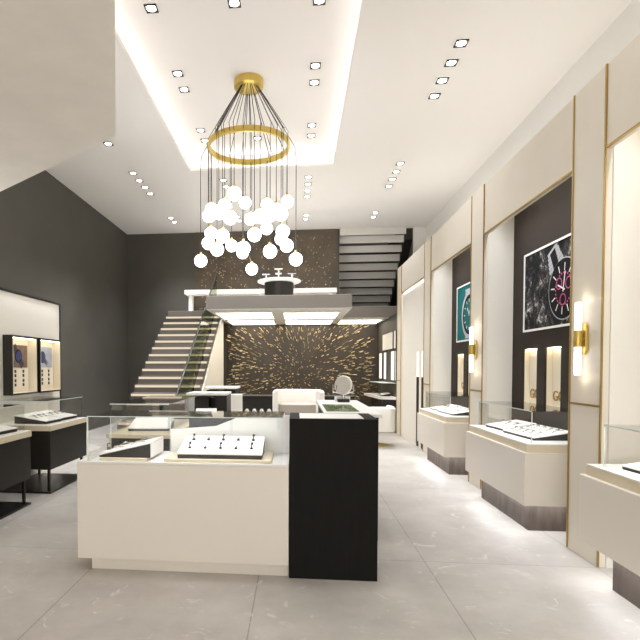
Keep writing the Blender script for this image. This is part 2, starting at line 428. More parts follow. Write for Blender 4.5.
for rn, x, z, ys in rows:
    for k, y in enumerate(ys):
        lab = '%s downlight from the back wall in the %s' % (ORD[k], rn)
        o = downlight(P0, x, y, z, lab, 'square ceiling downlights')
        if P0 is None: P0 = o

# ------------------------------------------------------------------ chandelier
cx, cy = -.715, 7.72
t = thing('chandelier', 'gold ring chandelier hung with a cluster of glowing white globes', 'chandelier', (cx, cy, HR - .1))
MB().lathe((cx, cy, HR - .115), [(.001, 0), (.20, 0), (.215, .012), (.215, .113)], 48).build('canopy', 'brass', t)
ZR = 4.75
MB().ring((cx, cy, ZR - .04), .575, .605, 0, .085, 72).build('ring', 'brass', t)
G = [(-0.863, 7.149, 3.883), (-0.822, 8.26, 4.104), (-1.001, 7.201, 3.733), (-1.291, 7.846, 3.89), (-1.092, 7.26, 3.663), (-1.306, 7.7, 3.751), (-0.92, 7.166, 3.562), (-0.74, 8.269, 3.847), (-0.508, 7.163, 3.567), (-0.473, 8.224, 4.053), (-0.292, 7.292, 3.679), (-0.425, 8.201, 3.87), (-0.227, 7.362, 3.647), (-0.153, 7.91, 3.987), (-0.584, 7.143, 3.314), (-0.478, 8.225, 3.68), (-0.204, 7.395, 3.411), (-0.248, 8.063, 3.474), (-0.149, 7.499, 3.238), (-1.297, 7.819, 3.523), (-1.033, 7.219, 3.327), (-1.317, 7.7, 3.347), (-1.121, 7.284, 3.159), (-1.03, 8.183, 3.416), (-0.734, 7.13, 3.131), (-0.863, 8.251, 3.318), (-0.374, 7.228, 3.102), (-1.432, 7.7, 3.09), (-0.019, 7.509, 3.044), (-0.718, 8.27, 3.06)]
for x, y, z in G:
    dx, dy = x - cx, y - cy; r = math.hypot(dx, dy); ux, uy = dx / r, dy / r
    gl = MB().sphere((x, y, z), .094, 20, 12).build('globe', 'globe', t)
    MB().tube((x, y, z + .088), (x, y, z + .125), .018, 10).build('cap', 'brass', gl)
    top = (cx + ux * .15, cy + uy * .15, HR - .118)
    rim = (cx + ux * .625, cy + uy * .625, ZR + .10) if r < .68 else (cx + ux * r * .98, cy + uy * r * .98, ZR - .12)
    pts = [top, rim, (x, y, rim[2] - .16), (x, y, z + .125)]
    MB().path(pts, .005, 6).build('cable', 'cable', gl)

# ------------------------------------------------------------------ sconces
def sconce(y, lab):
    t = thing('wall_sconce', lab, 'wall lamp', (XP, y, 1.725), 'brass wall sconces')
    m = MB(); m.prism([(y - .042 * math.cos(a), (1.725 + .075 * (1 if math.sin(a) > 0 else -1)) + .05 * math.sin(a)) for a in [2 * PI * k / 24 + PI / 24 for k in range(24)]], 0, XP - .022, XP - .001)
    m.build('backplate', 'brass', t, bevel=.004)
    MB().tube((XP - .02, y, 1.725), (XP - .035, y, 1.725), .016, 12).build('arm', 'brass', t)
    MB().lathe((XP - .058, y, 1.66), [(.030, 0), (.032, .01), (.032, .12), (.030, .13)], 24).build('holder', 'brass', t)
    MB().lathe((XP - .058, y, 1.79), [(.025, 0), (.025, .215), (.016, .222)], 20).build('lamp_tube', 'tube', t)
    MB().lathe((XP - .058, y, 1.437), [(.016, 0), (.025, .008), (.025, .223)], 20).build('lamp_tube', 'tube', t)
    # light from both tube ends onto the panel
    for z in (2.03, 1.42):
        l = bpy.data.lights.new('sconce_glow', 'POINT'); l.energy = .14; l.color = lin((255, 240, 215)); l.shadow_soft_size = .03
        o = bpy.data.objects.new('sconce_glow', l); COL.objects.link(o); o.location = (XP - .058, y, z)
    return t
sconce(W0 + .225, 'brass wall sconce with white tubes beside the black rock watch poster')
sconce(W0 + PITCH + .225, 'brass wall sconce with white tubes beside the teal watch poster')

# ------------------------------------------------------------------ posters (facing -x)
def disc(y, z, r, x0, x1, n=40): 
    return MB().prism([(y + r * math.cos(2 * PI * k / n), z + r * math.sin(2 * PI * k / n)) for k in range(n)], 0, x0, x1)
def bar(y, z, ang, r0, r1, w, x0, x1):
    c_, s_ = math.cos(ang), math.sin(ang)
    p = [(y + c_ * r - s_ * k * w, z + s_ * r + c_ * k * w) for r, k in ((r0, -1), (r1, -1), (r1, 1), (r0, 1))]
    return MB().prism(p, 0, x0, x1)
def poster(y0, y1, z0, z1, lab, kind):
    yc = (y0 + y1) / 2
    t = thing('framed_poster', lab, 'poster', (XB, yc, z0))
    f = .022; xf = XB - .022
    MB().box(xf, XB - .001, y0, y1, z0, z0 + f).box(xf, XB - .001, y0, y1, z1 - f, z1).box(xf, XB - .001, y0, y0 + f, z0 + f, z1 - f).box(xf, XB - .001, y1 - f, y1, z0 + f, z1 - f).build('frame', 'print_white', t)
    pr = box(XB - .014, XB - .001, y0 + f, y1 - f, z0 + f, z1 - f).build('print', 'rock' if kind == 'rock' else 'teal', t)
    return t, XB - .014
t, xp = poster(4.92, 6.265, 1.90, 2.775, 'white framed poster of a black chronograph lying on grey rock', 'rock')
yw, zw = 5.37, 2.27
def layer(mb, name, m, k, par): return mb.build(name, m, par)
# steel bracelet going up and away, black case, bezel, magenta counters, hands
st = MB(); ang = math.radians(63)
for k in range(5):
    w = (.15 - .012 * k); c0, c1 = .27 + .045 * k, .27 + .045 * (k + 1) - .006
    if zw + math.sin(ang) * c1 > 2.72: break
    st.add(*(lambda q: (q.v, q.f))(bar(yw + .03, zw, ang, c0, c1, w, xp - .002, xp)))
st.build('bracelet', 'print_grey', t)
bar(yw + .03, zw, ang, .27, .46, .055, xp - .003, xp - .002).build('lug', 'print_black', t)
disc(yw, zw, .305, xp - .003, xp, 48).build('watch_case', 'print_grey', t)
disc(yw, zw, .293, xp - .005, xp - .003, 48).build('bezel', 'print_black', t)
MB().add(*(lambda q: (q.v, q.f))(disc(yw, zw, .215, xp - .0055, xp - .005))).build('dial', 'print_black', t)
pk = MB()
for a_, b_ in ((.0, .105), (2.1, .105), (4.2, .105)):
    q = MB(); q.ring((0, 0, 0), .048, .060, 0, .0006, 28); q.xf(Matrix.Rotation(-PI / 2, 4, 'Y'))
    q.xf(Matrix.Translation((xp - .0056, yw + b_ * math.cos(a_ + .6), zw + b_ * math.sin(a_ + .6)))); pk.add(q.v, q.f)
for k in range(24):
    q = disc(yw + .155 * math.cos(2 * PI * k / 24), zw + .155 * math.sin(2 * PI * k / 24), .011, xp - .0062, xp - .0056, 8); pk.add(q.v, q.f)
pk.build('counter_rings', 'pink', t)
tk = MB()
for k in range(12):
    q = bar(yw, zw, 2 * PI * k / 12 + .1, .175, .25, .0065, xp - .0066, xp - .0058); tk.add(q.v, q.f)
tk.build('hour_marks', 'print_white', t)
hd = MB()
for a_, l_ in ((1.75, .17), (3.55 - PI + .0, .12)):
    q = bar(yw, zw, a_, -.03, l_, .008, xp - .0076, xp - .0066); hd.add(q.v, q.f)
hd.build('watch_hands', 'print_white', t)

t, xp = poster(7.43, 8.775, 1.905, 2.785, 'white framed teal poster of a steel watch', 'teal')
yw, zw = 8.16, 2.30
disc(yw, zw, .36, xp - .003, xp, 48).build('watch_case', 'print_grey', t)
disc(yw, zw, .30, xp - .0045, xp - .003, 48).build('bezel', 'print_black', t)
disc(yw, zw, .245, xp - .0055, xp - .0045, 48).build('dial', 'teal', t)
tk = MB()
for k in range(12):
    q = bar(yw, zw, 2 * PI * k / 12, .19, .235, .008, xp - .0066, xp - .0056); tk.add(q.v, q.f)
for a_, l_ in ((2.2, .18), (.9, .13)):
    q = bar(yw, zw, a_, -.02, l_, .009, xp - .0066, xp - .0056); tk.add(q.v, q.f)
tk.build('watch_hands', 'print_white', t)
br = MB()
for k in range(2):
    q = bar(yw + .03, zw, PI / 2, .30 + .05 * k, .345 + .05 * k, .16, xp - .002, xp); br.add(q.v, q.f)
    q = bar(yw + .03, zw, -PI / 2, .30 + .03 * k, .325 + .03 * k, .16, xp - .002, xp); br.add(q.v, q.f)
br.build('bracelet', 'print_grey', t)

# display niches under the posters
def text_mesh(body, size, ext):
    cu = bpy.data.curves.new('letters', 'FONT'); cu.body = body; cu.size = size; cu.extrude = ext
    o = bpy.data.objects.new('tmp', cu); COL.objects.link(o)
    me = bpy.data.meshes.new_from_object(o.evaluated_get(bpy.context.evaluated_depsgraph_get()))
    bpy.data.objects.remove(o); m = MB(); m.add([v.co.copy() for v in me.vertices], [tuple(p.vertices) for p in me.polygons]); bpy.data.meshes.remove(me)
    return m
for k, pn in ((1, 'black rock watch poster'), (2, 'teal watch poster')):
    n, zs = NB[k]
    for j, (ya, yb) in enumerate(n):
        t = thing('wall_niche', 'lit cream niche with gold letters under the %s, %s sconce' % (pn, 'farther from its' if j == 0 else 'next to its'), 'display niche', (XB + .1, (ya + yb) / 2, zs[0]), 'lit niches under the posters')
        x1 = XB + .075
        m = MB().box(x1, x1 + .01, ya, yb, zs[0], zs[1]).box(XB + .021, x1, ya - .011, ya - .001, zs[0], zs[1]).box(XB + .021, x1, yb + .001, yb + .011, zs[0], zs[1])
        m.box(XB + .021, x1, ya, yb, zs[0] - .011, zs[0] - .001).box(XB + .021, x1, ya, yb, zs[1] + .001, zs[1] + .011)
        m.build('lining', 'niche', t)
        box(XB + .03, XB + .045, ya + .02, yb - .02, zs[1] - .012, zs[1] - .002).build('light_strip', 'led', t)
        mm = text_mesh('GC', .15, .004)
        # face -x : text x runs towards -y, text y up
        mm.xf(Matrix(((0, 0, -1, x1 - .012), (-1, 0, 0, yb - .05), (0, 1, 0, zs[0] + .055), (0, 0, 0, 1))))
        mm.build('letters', 'gold', t)
for (ya, yb), lab in (((9.66, 9.88), 'closer'), ((10.05, 10.28), 'farther')):
    t = thing('wall_slot', 'tall slot with lit upper panel in the plain cream bay, %s to the teal poster' % lab if lab == 'closer' else 'tall slot with lit upper panel in the plain cream bay, farther from the teal poster', 'display niche', (XP + .1, (ya + yb) / 2, 0), 'tall slots in the cream bay')
    box(XP + .034, XP + .13, ya + .002, yb - .002, 1.32, 1.798).build('lit_panel', 'backlit', t)
    box(XP + .034, XP + .13, ya + .002, yb - .002, 0, 1.318).build('lower_panel', 'dark', t)

# ------------------------------------------------------------------ counters of the sconce wall
def counter(k):
    d = PITCH * (k - 1); c = 5.5925 + d
    labs = {0: 'white lacquered display counter cut by the picture edge, in front of the plain cream bay',
            1: 'white lacquered display counter below the black rock watch poster', 2: 'white lacquered display counter below the teal watch poster'}
    t = thing('display_counter', labs[k], 'counter', (2.3, c, 0), 'white counters along the sconce wall')
    box(2.122, XB - .002, c - .61, c + .61, 0, .275).build('plinth', 'wood', t)
    box(2.0, XB - .002, c - .808, c + .808, .276, .745).build('body', 'white', t, bevel=.003)
    box(2.03, XB - .002, c - .78, c + .78, .746, .812).build('deck_edge', 'cream_edge', t)
    box(2.03, XB - .002, c - .78, c + .78, .813, .822).build('deck', 'white_top', t)
    gx0, gx1, gy0, gy1, z0, z1 = 2.10, XB - .02, c - .70, c + .70, .823, 1.10
    gc = MB().box(gx0, gx0 + .006, gy0, gy1, z0, z1).box(gx0, gx1, gy0, gy0 + .006, z0, z1).box(gx0, gx1, gy1 - .006, gy1, z0, z1)
    gp = gc.build('glass_case', 'glass', t)
    box(gx0 - .002, gx1, gy0 - .002, gy1 + .002, z1 + .001, z1 + .009).build('glass_lid', 'lid_glass', gp)
    e = MB()
    for y in (gy0, gy1): e.box(gx0 - .002, gx0 + .005, y - .003, y + .003, z0, z1)
    e.box(gx0 - .003, gx0 - .001, gy0, gy1, z1 + .001, z1 + .009)
    e.build('polished_edge', 'glass_edge', gp)
    area('case_light', (gx0 + .03, c, z1 - .005), (0, math.radians(-20), 0), .02, 1.3, 2.2, warm)
    return t
for k in (0, 1, 2): counter(k)

# trays -----------------------------------------------------------------------------------
def tray(lab, w, d, h0, h1, center, rz, group=None, base='dark'):
    """wedge shaped tray: low edge towards local -y; center at its footprint"""
    t = thing('jewellery_tray', lab, 'tray', center, group)
    m = MB().prism([(-d / 2, 0), (d / 2, 0), (d / 2, h1), (-d / 2, h0)], 0, -w / 2, w / 2)
    R_ = Matrix.Translation(center) @ Matrix.Rotation(rz, 4, 'Z')
    m.xf(R_).build('base', base, t)
    th = .012; q = MB().prism([(-d / 2 - .004, h0 + .001), (d / 2 + .004, h1 + .001), (d / 2 + .004, h1 + th), (-d / 2 - .004, h0 + th)], 0, -w / 2 - .004, w / 2 + .004)
    q.xf(R_).build('pad', 'tray_white', t, bevel=.002)
    return t, R_, (w, d, h0 + th, h1 + th)
def on_tray(R_, dims, u, v):
    w, d, h0, h1 = dims
    return R_ @ Vector((u * w / 2, v * d / 2, h0 + (h1 - h0) * (v + 1) / 2)), math.atan2(h1 - h0, d)
WP = None
def watch(lab, pos, rz, tilt, group):
    """small wrist watch lying flat"""
    global WP
    if WP is None:
        t = thing('wrist_watch', lab, 'watch', (0, 0, 0), group)
        st = MB(); n = 10
        pts = [(-.055 + .11 * k / n, .006 + .010 * math.sin(PI * k / n)) for k in range(n + 1)]
        poly = [(y, z) for y, z in pts] + [(y, z - .006) for y, z in reversed(pts)]
        st.prism(poly, 0, -.009, .009).build('strap', 'pale_strap', t)
        MB().lathe((0, 0, .0155), [(.017, 0), (.017, .007), (.014, .009)], 20).build('watch_case', 'silver', t)
        MB().lathe((0, 0, .0248), [(.012, 0), (.012, .001)], 20).build('dial', 'jewel', t)
        WP = t
    else:
        t = clone(WP, (0, 0, 0), lab); t['group'] = group
    pos = Vector(pos) + Vector((0, 0, .004)); t.location = pos; t.rotation_euler = (tilt, 0, rz); ROOT[t.name] = Vector(pos); return t

sides = {1: 'black rock poster counter', 2: 'teal poster counter', 0: 'counter in the plain cream bay'}
for k in (1, 2, 0):
    d = PITCH * (k - 1)
    for j, (x, y, w, dd, rz) in enumerate(((2.34, 5.35 + d, .60, .36, -PI / 2 + .08), (2.34, 5.98 + d, .42, .34, -PI / 2 + .08))):
        if k == 0: y += .0
        lab = '%s white tray on the %s' % (['longer', 'shorter'][j], sides[k])
        t, R_, dm = tray(lab, w, dd, .018, .07, (x, y, .8235), rz, 'white trays on the sconce wall counters')
        nn = 5 if j == 0 else 3
        for r in range(2 if j == 0 else 1):
            for q in range(nn):
                p, tl = on_tray(R_, dm, -.75 + 1.5 * q / (nn - 1), (.45, -.45)[r] if j == 0 else 0)
                nm = '%s watch from the staircase end, %s, %s tray, %s' % (ORD[nn - 1 - q], ['wall row', 'aisle row'][r] if j == 0 else 'single row', ['longer', 'shorter'][j], sides[k])
                watch(nm, p, rz, tl, 'watches on the trays')

# ------------------------------------------------------------------ island: front counter and black cabinet
t = thing('display_counter', 'long white display counter with glass case in the middle of the shop', 'counter', (-.83, 3.93, 0))
box(-1.52, -.056, 3.715, 4.17, 0, .088).build('plinth', 'white', t)
box(-1.612, -.056, 3.675, 4.21, .089, .792).build('body', 'white', t, bevel=.002)
box(-1.612, -.056, 3.675, 4.21, .793, .808).build('deck', 'white_top', t, bevel=.002)
up = MB().prism([(-1.03, .809), (-.058, .809), (-.058, 1.115), (-.46, 1.10), (-.66, 1.02), (-1.03, .99)], 1, 4.185, 4.208)
up.build('upstand', 'white_top', t)
gx0, gx1, gy0, gy1, z0, z1 = -1.54, -.10, 3.695, 4.18, .809, 1.135
gc = MB().box(gx0, gx1, gy0, gy0 + .006, z0, z1).box(gx0, gx0 + .006, gy0 + .007, gy1, z0, z1)
gp = gc.build('glass_case', 'glass', t)
box(gx0, gx1, gy0, gy1 + .02, z1 + .001, z1 + .009).build('glass_lid', 'lid_glass', gp)
e = MB().box(gx0 - .003, gx0 + .006, gy0 - .003, gy0 + .005, z0, z1).box(gx0 - .001, gx0 + .004, gy1 - .003, gy1 + .003, z0, z1).box(-1.036, -1.031, 4.176, 4.182, z0, z1)
e.box(gx0, gx1, gy0 - .003, gy0 - .001, z1 + .001, z1 + .007)
e.box(-.16, -.145, 4.15, 4.165, 1.0, z1)
e.build('polished_edge', 'glass_edge', gp)
area('case_light', (-.82, gy0 + .03, z1 - .005), (math.radians(25), 0, 0), 1.35, .02, 2.0, warm)
t = thing('cabinet', 'tall black oak cabinet at the end of the white island counter', 'cabinet', (.256, 3.92, 0))
box(-.052, .564, 3.675, 4.172, 0, 1.138).build('body', 'black', t, bevel=.003)
box(.02, .468, 3.70, 4.09, 1.1385, 1.1425).build('inset_top', 'white_top', t)
# pads, trays and jewellery in the front case
for x0, x1, lab in ((-1.46, -1.10, 'low cream pad under the slanted dark tray'), (-.97, -.18, 'low cream pad under the jewellery tray facing the aisle')):
    tag(box(x0, x1, 3.72, 4.14, .8085, .8285).build('display_pad', 'cream_edge', bevel=.003), lab, 'display pad', 'cream pads in the island case')
t, R_, dm = tray('white jewellery tray with two rows of five pieces in the island case', .622, .33, .028, .115, (-.565, 3.925, .829), 0)
JP = None
for r in range(2):
    for q in range(5):
        p, tl = on_tray(R_, dm, -.76 + 1.5 * q / 4, (-.5, .45)[r])
        lab = '%s earring stand counted from the slanted tray, %s row of the white island tray' % (ORD[q], ['lower', 'upper'][r])
        big = q % 2 == 0
        t2 = thing('earring_stand', lab, 'jewellery', p, 'pieces on the white island tray')
        MB().tube(p, p + Vector((0, 0, .012)), .012, 12).build('base', 'jewel', t2)
        MB().tube(p + Vector((0, 0, .012)), p + Vector((0, 0, .034 if big else .018)), .004, 8).build('stem', 'jewel', t2)
        MB().sphere(p + Vector((.004, 0, .042 if big else .022)), .010 if big else .007, 10, 8).build('gem', 'jewel' if big else 'silver', t2)
t, R_, dm = tray('slanted dark wedge tray of watches at the glass corner of the island', .36, .39, .012, .105, (-1.275, 3.93, .829), -PI / 2)
box(-1.079, -1.074, 3.75, 4.11, .829, .932).build('end_panel', 'tray_white', t)
for q in range(4):
    p, tl = on_tray(R_, dm, -.6 + 1.2 * (q // 2), (-.45, .4)[q % 2])
    watch('%s watch from the glass corner on the slanted island tray' % ORD[q], p, -PI / 2, tl, 'watches on the trays')

# island: rear parts ------------------------------------------------------------------------
t = thing('display_counter', 'white topped dark counter behind the black oak cabinet', 'counter', (.48, 5.5, 0))
box(.26, .70, 4.55, 6.40, 0, 1.07).build('body', 'dark', t)
box(.24, .73, 4.52, 6.45, 1.071, 1.10).build('top', 'white_top', t, bevel=.003)
gx = box(.27, .56, 4.75, 5.62, 1.101, 1.107).build('glass_inset', 'green_glass', t)
t = thing('mirror', 'round tilting vanity mirror on a small stand on the white counter', 'mirror', (.53, 6.1, 1.101))
MB().box(.47, .60, 6.03, 6.16, 1.101, 1.135).build('base', 'dark', t)
MB().box(.44, .62, 6.15, 6.19, 1.101, 1.16).build('foot', 'white_top', t)
MB().tube((.535, 6.1, 1.135), (.535, 6.1, 1.19), .014, 12).build('stem', 'silver', t)
q = MB().lathe((0, 0, 0), [(.001, -.018), (.10, -.018), (.112, -.010), (.112, .010), (.105, .016)], 40); Rm = Matrix.Translation((.535, 6.09, 1.295)) @ Matrix.Rotation(-.62, 4, 'Z') @ Matrix.Rotation(PI / 2 - .10, 4, 'X')
q.xf(Rm).build('shell', 'white', t)
q = MB().lathe((0, 0, 0), [(.104, .017), (.104, .020)], 40); q.xf(Rm).build('glass_face', 'mirror', t)
for dx in (-.118, .118):
    MB().path([(.535, 6.1, 1.185), (.535 + dx, 6.1, 1.22), (.535 + dx, 6.1, 1.30)], .007, 8).build('yoke', 'silver', t)

t = thing('display_counter', 'low dark counter across the rear of the island', 'counter', (-.4, 5.3, 0))
box(-1.05, .22, 5.0, 5.55, 0, 1.0).build('body', 'dark', t)
box(-1.07, .23, 4.98, 5.57, 1.001, 1.02).build('top', 'dark_metal', t)
for q in range(5):
    x = -.52 + .077 * q
    tag(MB().lathe((x, 5.42, 1.0205), [(.028, 0), (.028, .014), (.012, .045), (.001, .047)], 18).build('ring_cone', 'tray_white'), '%s white ring cone from the staircase side on the low dark counter' % ORD[q], 'ring stand', 'ring cones on the dark counter')
tr = thing('jewellery_tray', 'long beige tray on the low dark counter behind the white upstand', 'tray', (-.36, 5.1, 1.0205))
box(-.60, -.12, 5.0, 5.2, 1.0205, 1.045).build('base', 'cream_edge', tr); box(-.57, -.15, 5.02, 5.18, 1.0455, 1.05).build('pad', 'grey_seat', tr)
t, R_, dm = tray('small white tray with dark front on the low dark counter', .20, .20, .025, .05, (-.9, 5.12, 1.021), .15)

# side counter of the island on the staircase side, seen through the glass
t = thing('display_counter', 'grey topped dark counter on the staircase side of the island', 'counter', (-1.55, 5.75, 0))
box(-1.85, -1.25, 5.0, 6.5, 0, .80).build('body', 'dark', t)
box(-1.88, -1.22, 4.97, 6.53, .801, .84).build('top', 'cream_edge', t, bevel=.003)
gp = MB().box(-1.84, -1.834, 5.02, 6.48, .841, 1.13).box(-1.27, -1.264, 5.02, 6.48, .841, 1.13).box(-1.833, -1.271, 5.02, 5.026, .841, 1.13).build('glass_case', 'glass', t)
box(-1.85, -1.255, 5.01, 6.49, 1.131, 1.14).build('glass_lid', 'lid_glass', gp)
box(-1.852, -1.253, 5.006, 5.0095, 1.131, 1.14).build('polished_edge', 'glass_edge', gp)
t, R_, dm = tray('pale tray inside the glass case on the staircase side of the island', .42, .4, .02, .09, (-1.55, 5.45, .8415), .1)

# ------------------------------------------------------------------ mid room furniture
def desk(lab, x0, x1, y0, y1, zt, split):
    t = thing('display_counter', lab, 'counter', ((x0 + x1) / 2, (y0 + y1) / 2, 0))
    box(split[0], split[1], y0 + .05, y1 - .02, 0, zt - .06).build('pedestal', 'dark', t)
    box(split[2], split[3], y0 + .05, y1 - .02, 0, zt - .04).build('pedestal', 'dark', t)
    box(x0, x1, y0, y1, zt - .035, zt).build('top', 'white_top', t, bevel=.003)
    if split[2] > split[1]: box(split[1], split[2], y0 + .3, y0 + .35, .2, zt - .09).build('back_panel', 'dark', t)
    return t
desk('dark consultation counter with white top in front of the staircase foot', -1.64, -1.03, 7.6, 8.15, 1.12, (-1.62, -1.31, -1.20, -1.035))
t = thing('cabinet', 'low dark cabinet next to the consultation counter by the staircase foot', 'cabinet', (-1.84, 7.9, 0))
box(-2.05, -1.65, 7.62, 8.1, 0, 1.03).build('body', 'dark', t); box(-2.06, -1.645, 7.61, 8.11, 1.031, 1.05).build('top', 'dark_metal', t)
desk('small white topped counter under the mezzanine beside the stair side panel', -1.66, -1.06, 9.2, 9.75, 1.15, (-1.62, -1.30, -1.30, -1.10))
t = thing('chair', 'pale chair behind the consultation counter near the staircase', 'chair', (-.98, 8.55, 0))
box(-1.18, -.92, 8.35, 8.75, .46, .56).build('seat', 'leather', t, bevel=.02)
box(-1.18, -.92, 8.74, 8.80, .57, 1.05).build('backrest', 'leather', t, bevel=.02)
for x in (-1.15, -.95):
    for y in (8.39, 8.71): box(x - .015, x + .015, y - .015, y + .015, 0, .459).build('leg', 'gold', t)

def tub(lab, cx_, cy_, z0, z1, rx, ry, face, base, seat_z):
    """rounded tub seat: a shell wrapping round a cushion"""
    t = thing('tub_chair', lab, 'chair', (cx_, cy_, 0), 'white tub seats')
    N_ = 40; span = math.radians(250); m = MB(); th = .10
    rows_ = [(z0, 0), (z0 + .03, 1), (z1 - .05, 1), (z1, .55)]
    def sup(a, r_x, r_y):
        c_, s_ = math.cos(a), math.sin(a); e_ = .55
        return (r_x * math.copysign(abs(c_) ** e_, c_), r_y * math.copysign(abs(s_) ** e_, s_))
    prof = [(0, z0), (0, z1 - .04), (.025, z1 - .008), (.06, z1), (.09, z1 - .02), (.10, z1 - .06), (.10, z0)]
    vs, fs = [], []
    for i in range(N_ + 1):
        a = face + PI - span / 2 + span * i / N_
        for o_, z in prof:
            x, y = sup(a, rx - o_, ry - o_); vs.append((cx_ + x, cy_ + y, z))
    K = len(prof)
    for i in range(N_):
        for k in range(K):
            fs.append((i * K + k, (i + 1) * K + k, (i + 1) * K + (k + 1) % K, i * K + (k + 1) % K))
    fs += [tuple(range(K)), tuple(N_ * K + k for k in range(K))]
    m.add(vs, fs); m.smooth = True; m.build('shell', 'leather', t)
    n = 36; pl = [sup(2 * PI * i / n, rx - .115, ry - .115) for i in range(n)]
    m = MB().prism([(cx_ + x, cy_ + y) for x, y in pl], 2, z0, seat_z); m.build('cushion', 'grey_seat' if base == 'plinth' else 'leather', t, bevel=.02)
    if base == 'pedestal':
        MB().lathe((cx_, cy_, 0), [(.26, 0), (.26, .012), (.05, .03), (.03, .06), (.03, z0 - .001)], 36).build('pedestal', 'brass', t)
    else:
        m = MB().prism([(cx_ + x * .95, cy_ + y * .95) for x, y in pl], 2, 0, z0 - .001).build('base', 'dark', t)
    return t
tub('white rounded tub chair on a brass pedestal beside the sconce wall alcove', 1.50, 10.25, .29, .76, .37, .36, PI / 2, 'pedestal', .46)
tub('white rounded banquette in front of the gold flecked wall', .03, 10.2, .55, 1.06, .50, .45, -PI / 2 - .2, 'plinth', .80)

t = thing('display_counter', 'long dark counter behind the white banquette before the gold flecked wall', 'counter', (-.1, 11.4, 0))
box(-1.45, 1.20, 11.1, 11.7, 0, .86).build('body', 'dark', t); box(-1.47, 1.22, 11.08, 11.72, .861, .89).build('top', 'dark', t, bevel=.003)

# alcove counter with lit cases
t = thing('display_counter', 'dark counter with white top in the alcove past the sconce wall', 'counter', (2.05, 12.9, 0))
box(1.95, 2.25, 12.15, 13.9, .30, .76).build('body', 'dark', t)
box(2.10, 2.25, 12.3, 13.7, 0, .299).build('plinth', 'dark', t)
MB().prism([(1.90, 12.35), (2.25, 12.10), (2.25, 14.1), (1.78, 14.1), (1.80, 13.9)], 2, .761, .82).build('deck', 'white_top', t)
gp = MB().prism([(1.96, 12.40), (2.25, 12.2), (2.25, 13.9), (1.88, 13.9)], 2, 1.13, 1.14).build('glass_lid', 'glass_edge', t)
MB().box(1.95, 1.956, 12.42, 13.88, .821, 1.129).build('glass_case', 'glass', t)
t, R_, dm = tray('white tray on the alcove counter', .5, .22, .02, .06, (2.08, 12.75, .8215), -PI / 2)
AP = None
for k, (y0, y1) in enumerate(((14.05, 14.55), (13.38, 13.80), (12.28, 12.78), (12.10, 12.22))):
    lab = '%s upright lit case from the gold flecked wall, on the alcove wall' % ORD[k]
    t = thing('wall_mounted_light_case', lab, 'display case', (2.24, (y0 + y1) / 2, 1.18), 'lit cases in the alcove')
    MB().box(2.238, 2.254, y0, y0 + .02, 1.18, 1.90).box(2.238, 2.254, y1 - .02, y1, 1.18, 1.90).box(2.238, 2.254, y0 + .02, y1 - .02, 1.18, 1.20).box(2.238, 2.254, y0 + .02, y1 - .02, 1.88, 1.90).build('frame', 'dark', t)
    box(2.243, 2.254, y0 + .021, y1 - .021, 1.201, 1.879).build('lit_panel', 'backlit', t)
for y0, y1, lab in ((12.5, 13.95, 'wide'), (12.12, 12.36, 'narrow')):
    tg = thing('mounted_picture', '%s plain beige panel above the lit cases in the alcove' % lab, 'wall panel', (2.24, (y0 + y1) / 2, 1.95))
    box(2.235, 2.254, y0, y1, 1.92, 2.36).build('frame', 'dark', tg); box(2.23, 2.2345, y0 + .02, y1 - .02, 1.94, 2.34).build('panel', 'cream', tg)

# ------------------------------------------------------------------ mezzanine furniture
t = thing('console_bench', 'long white console in front of the gold flecked wall on the mezzanine', 'bench', (-1.0, 14.4, ZT))
box(-3.10, 1.06, 14.2, 14.6, 3.52, 3.64).build('top', 'white', t, bevel=.004)
for x in (-2.95, -1.0, .9): box(x - .05, x + .05, 14.28, 14.5, ZT + .001, 3.519).build('leg', 'stair_grey', t)
t = thing('display_table', 'round white topped display table with dark drum base on the mezzanine', 'table', (-.41, 11.9, ZT))
MB().lathe((-.41, 11.9, ZT + .001), [(.33, 0), (.33, .415)], 40).build('base', 'dark', t)
MB().lathe((-.41, 11.9, 3.417), [(.44, 0), (.49, .02), (.49, .05), (.47, .058)], 48).build('top', 'white_top', t)
for x, hh, lab in ((-.70, .12, 'small stand on the staircase side of the round mezzanine table'), (-.42, .24, 'taller cross shaped stand in the middle of the round mezzanine table'), (-.12, .13, 'small stand on the sconce side of the round mezzanine table')):
    t = thing('jewellery_stand', lab, 'display stand', (x, 11.85, 3.476), 'stands on the round mezzanine table')
    MB().lathe((x, 11.85, 3.476), [(.05, 0), (.05, .012), (.016, .03), (.016, hh)], 20).build('stem', 'white_top', t)
    box(x - .09, x + .09, 11.82, 11.88, 3.476 + hh + .001, 3.476 + hh + .02).build('arm', 'silver' if hh < .2 else 'white_top', t)
    if hh > .2: box(x - .07, x + .07, 11.83, 11.87, 3.476 + hh * .55, 3.476 + hh * .55 + .03).build('arm', 'white_top', t)

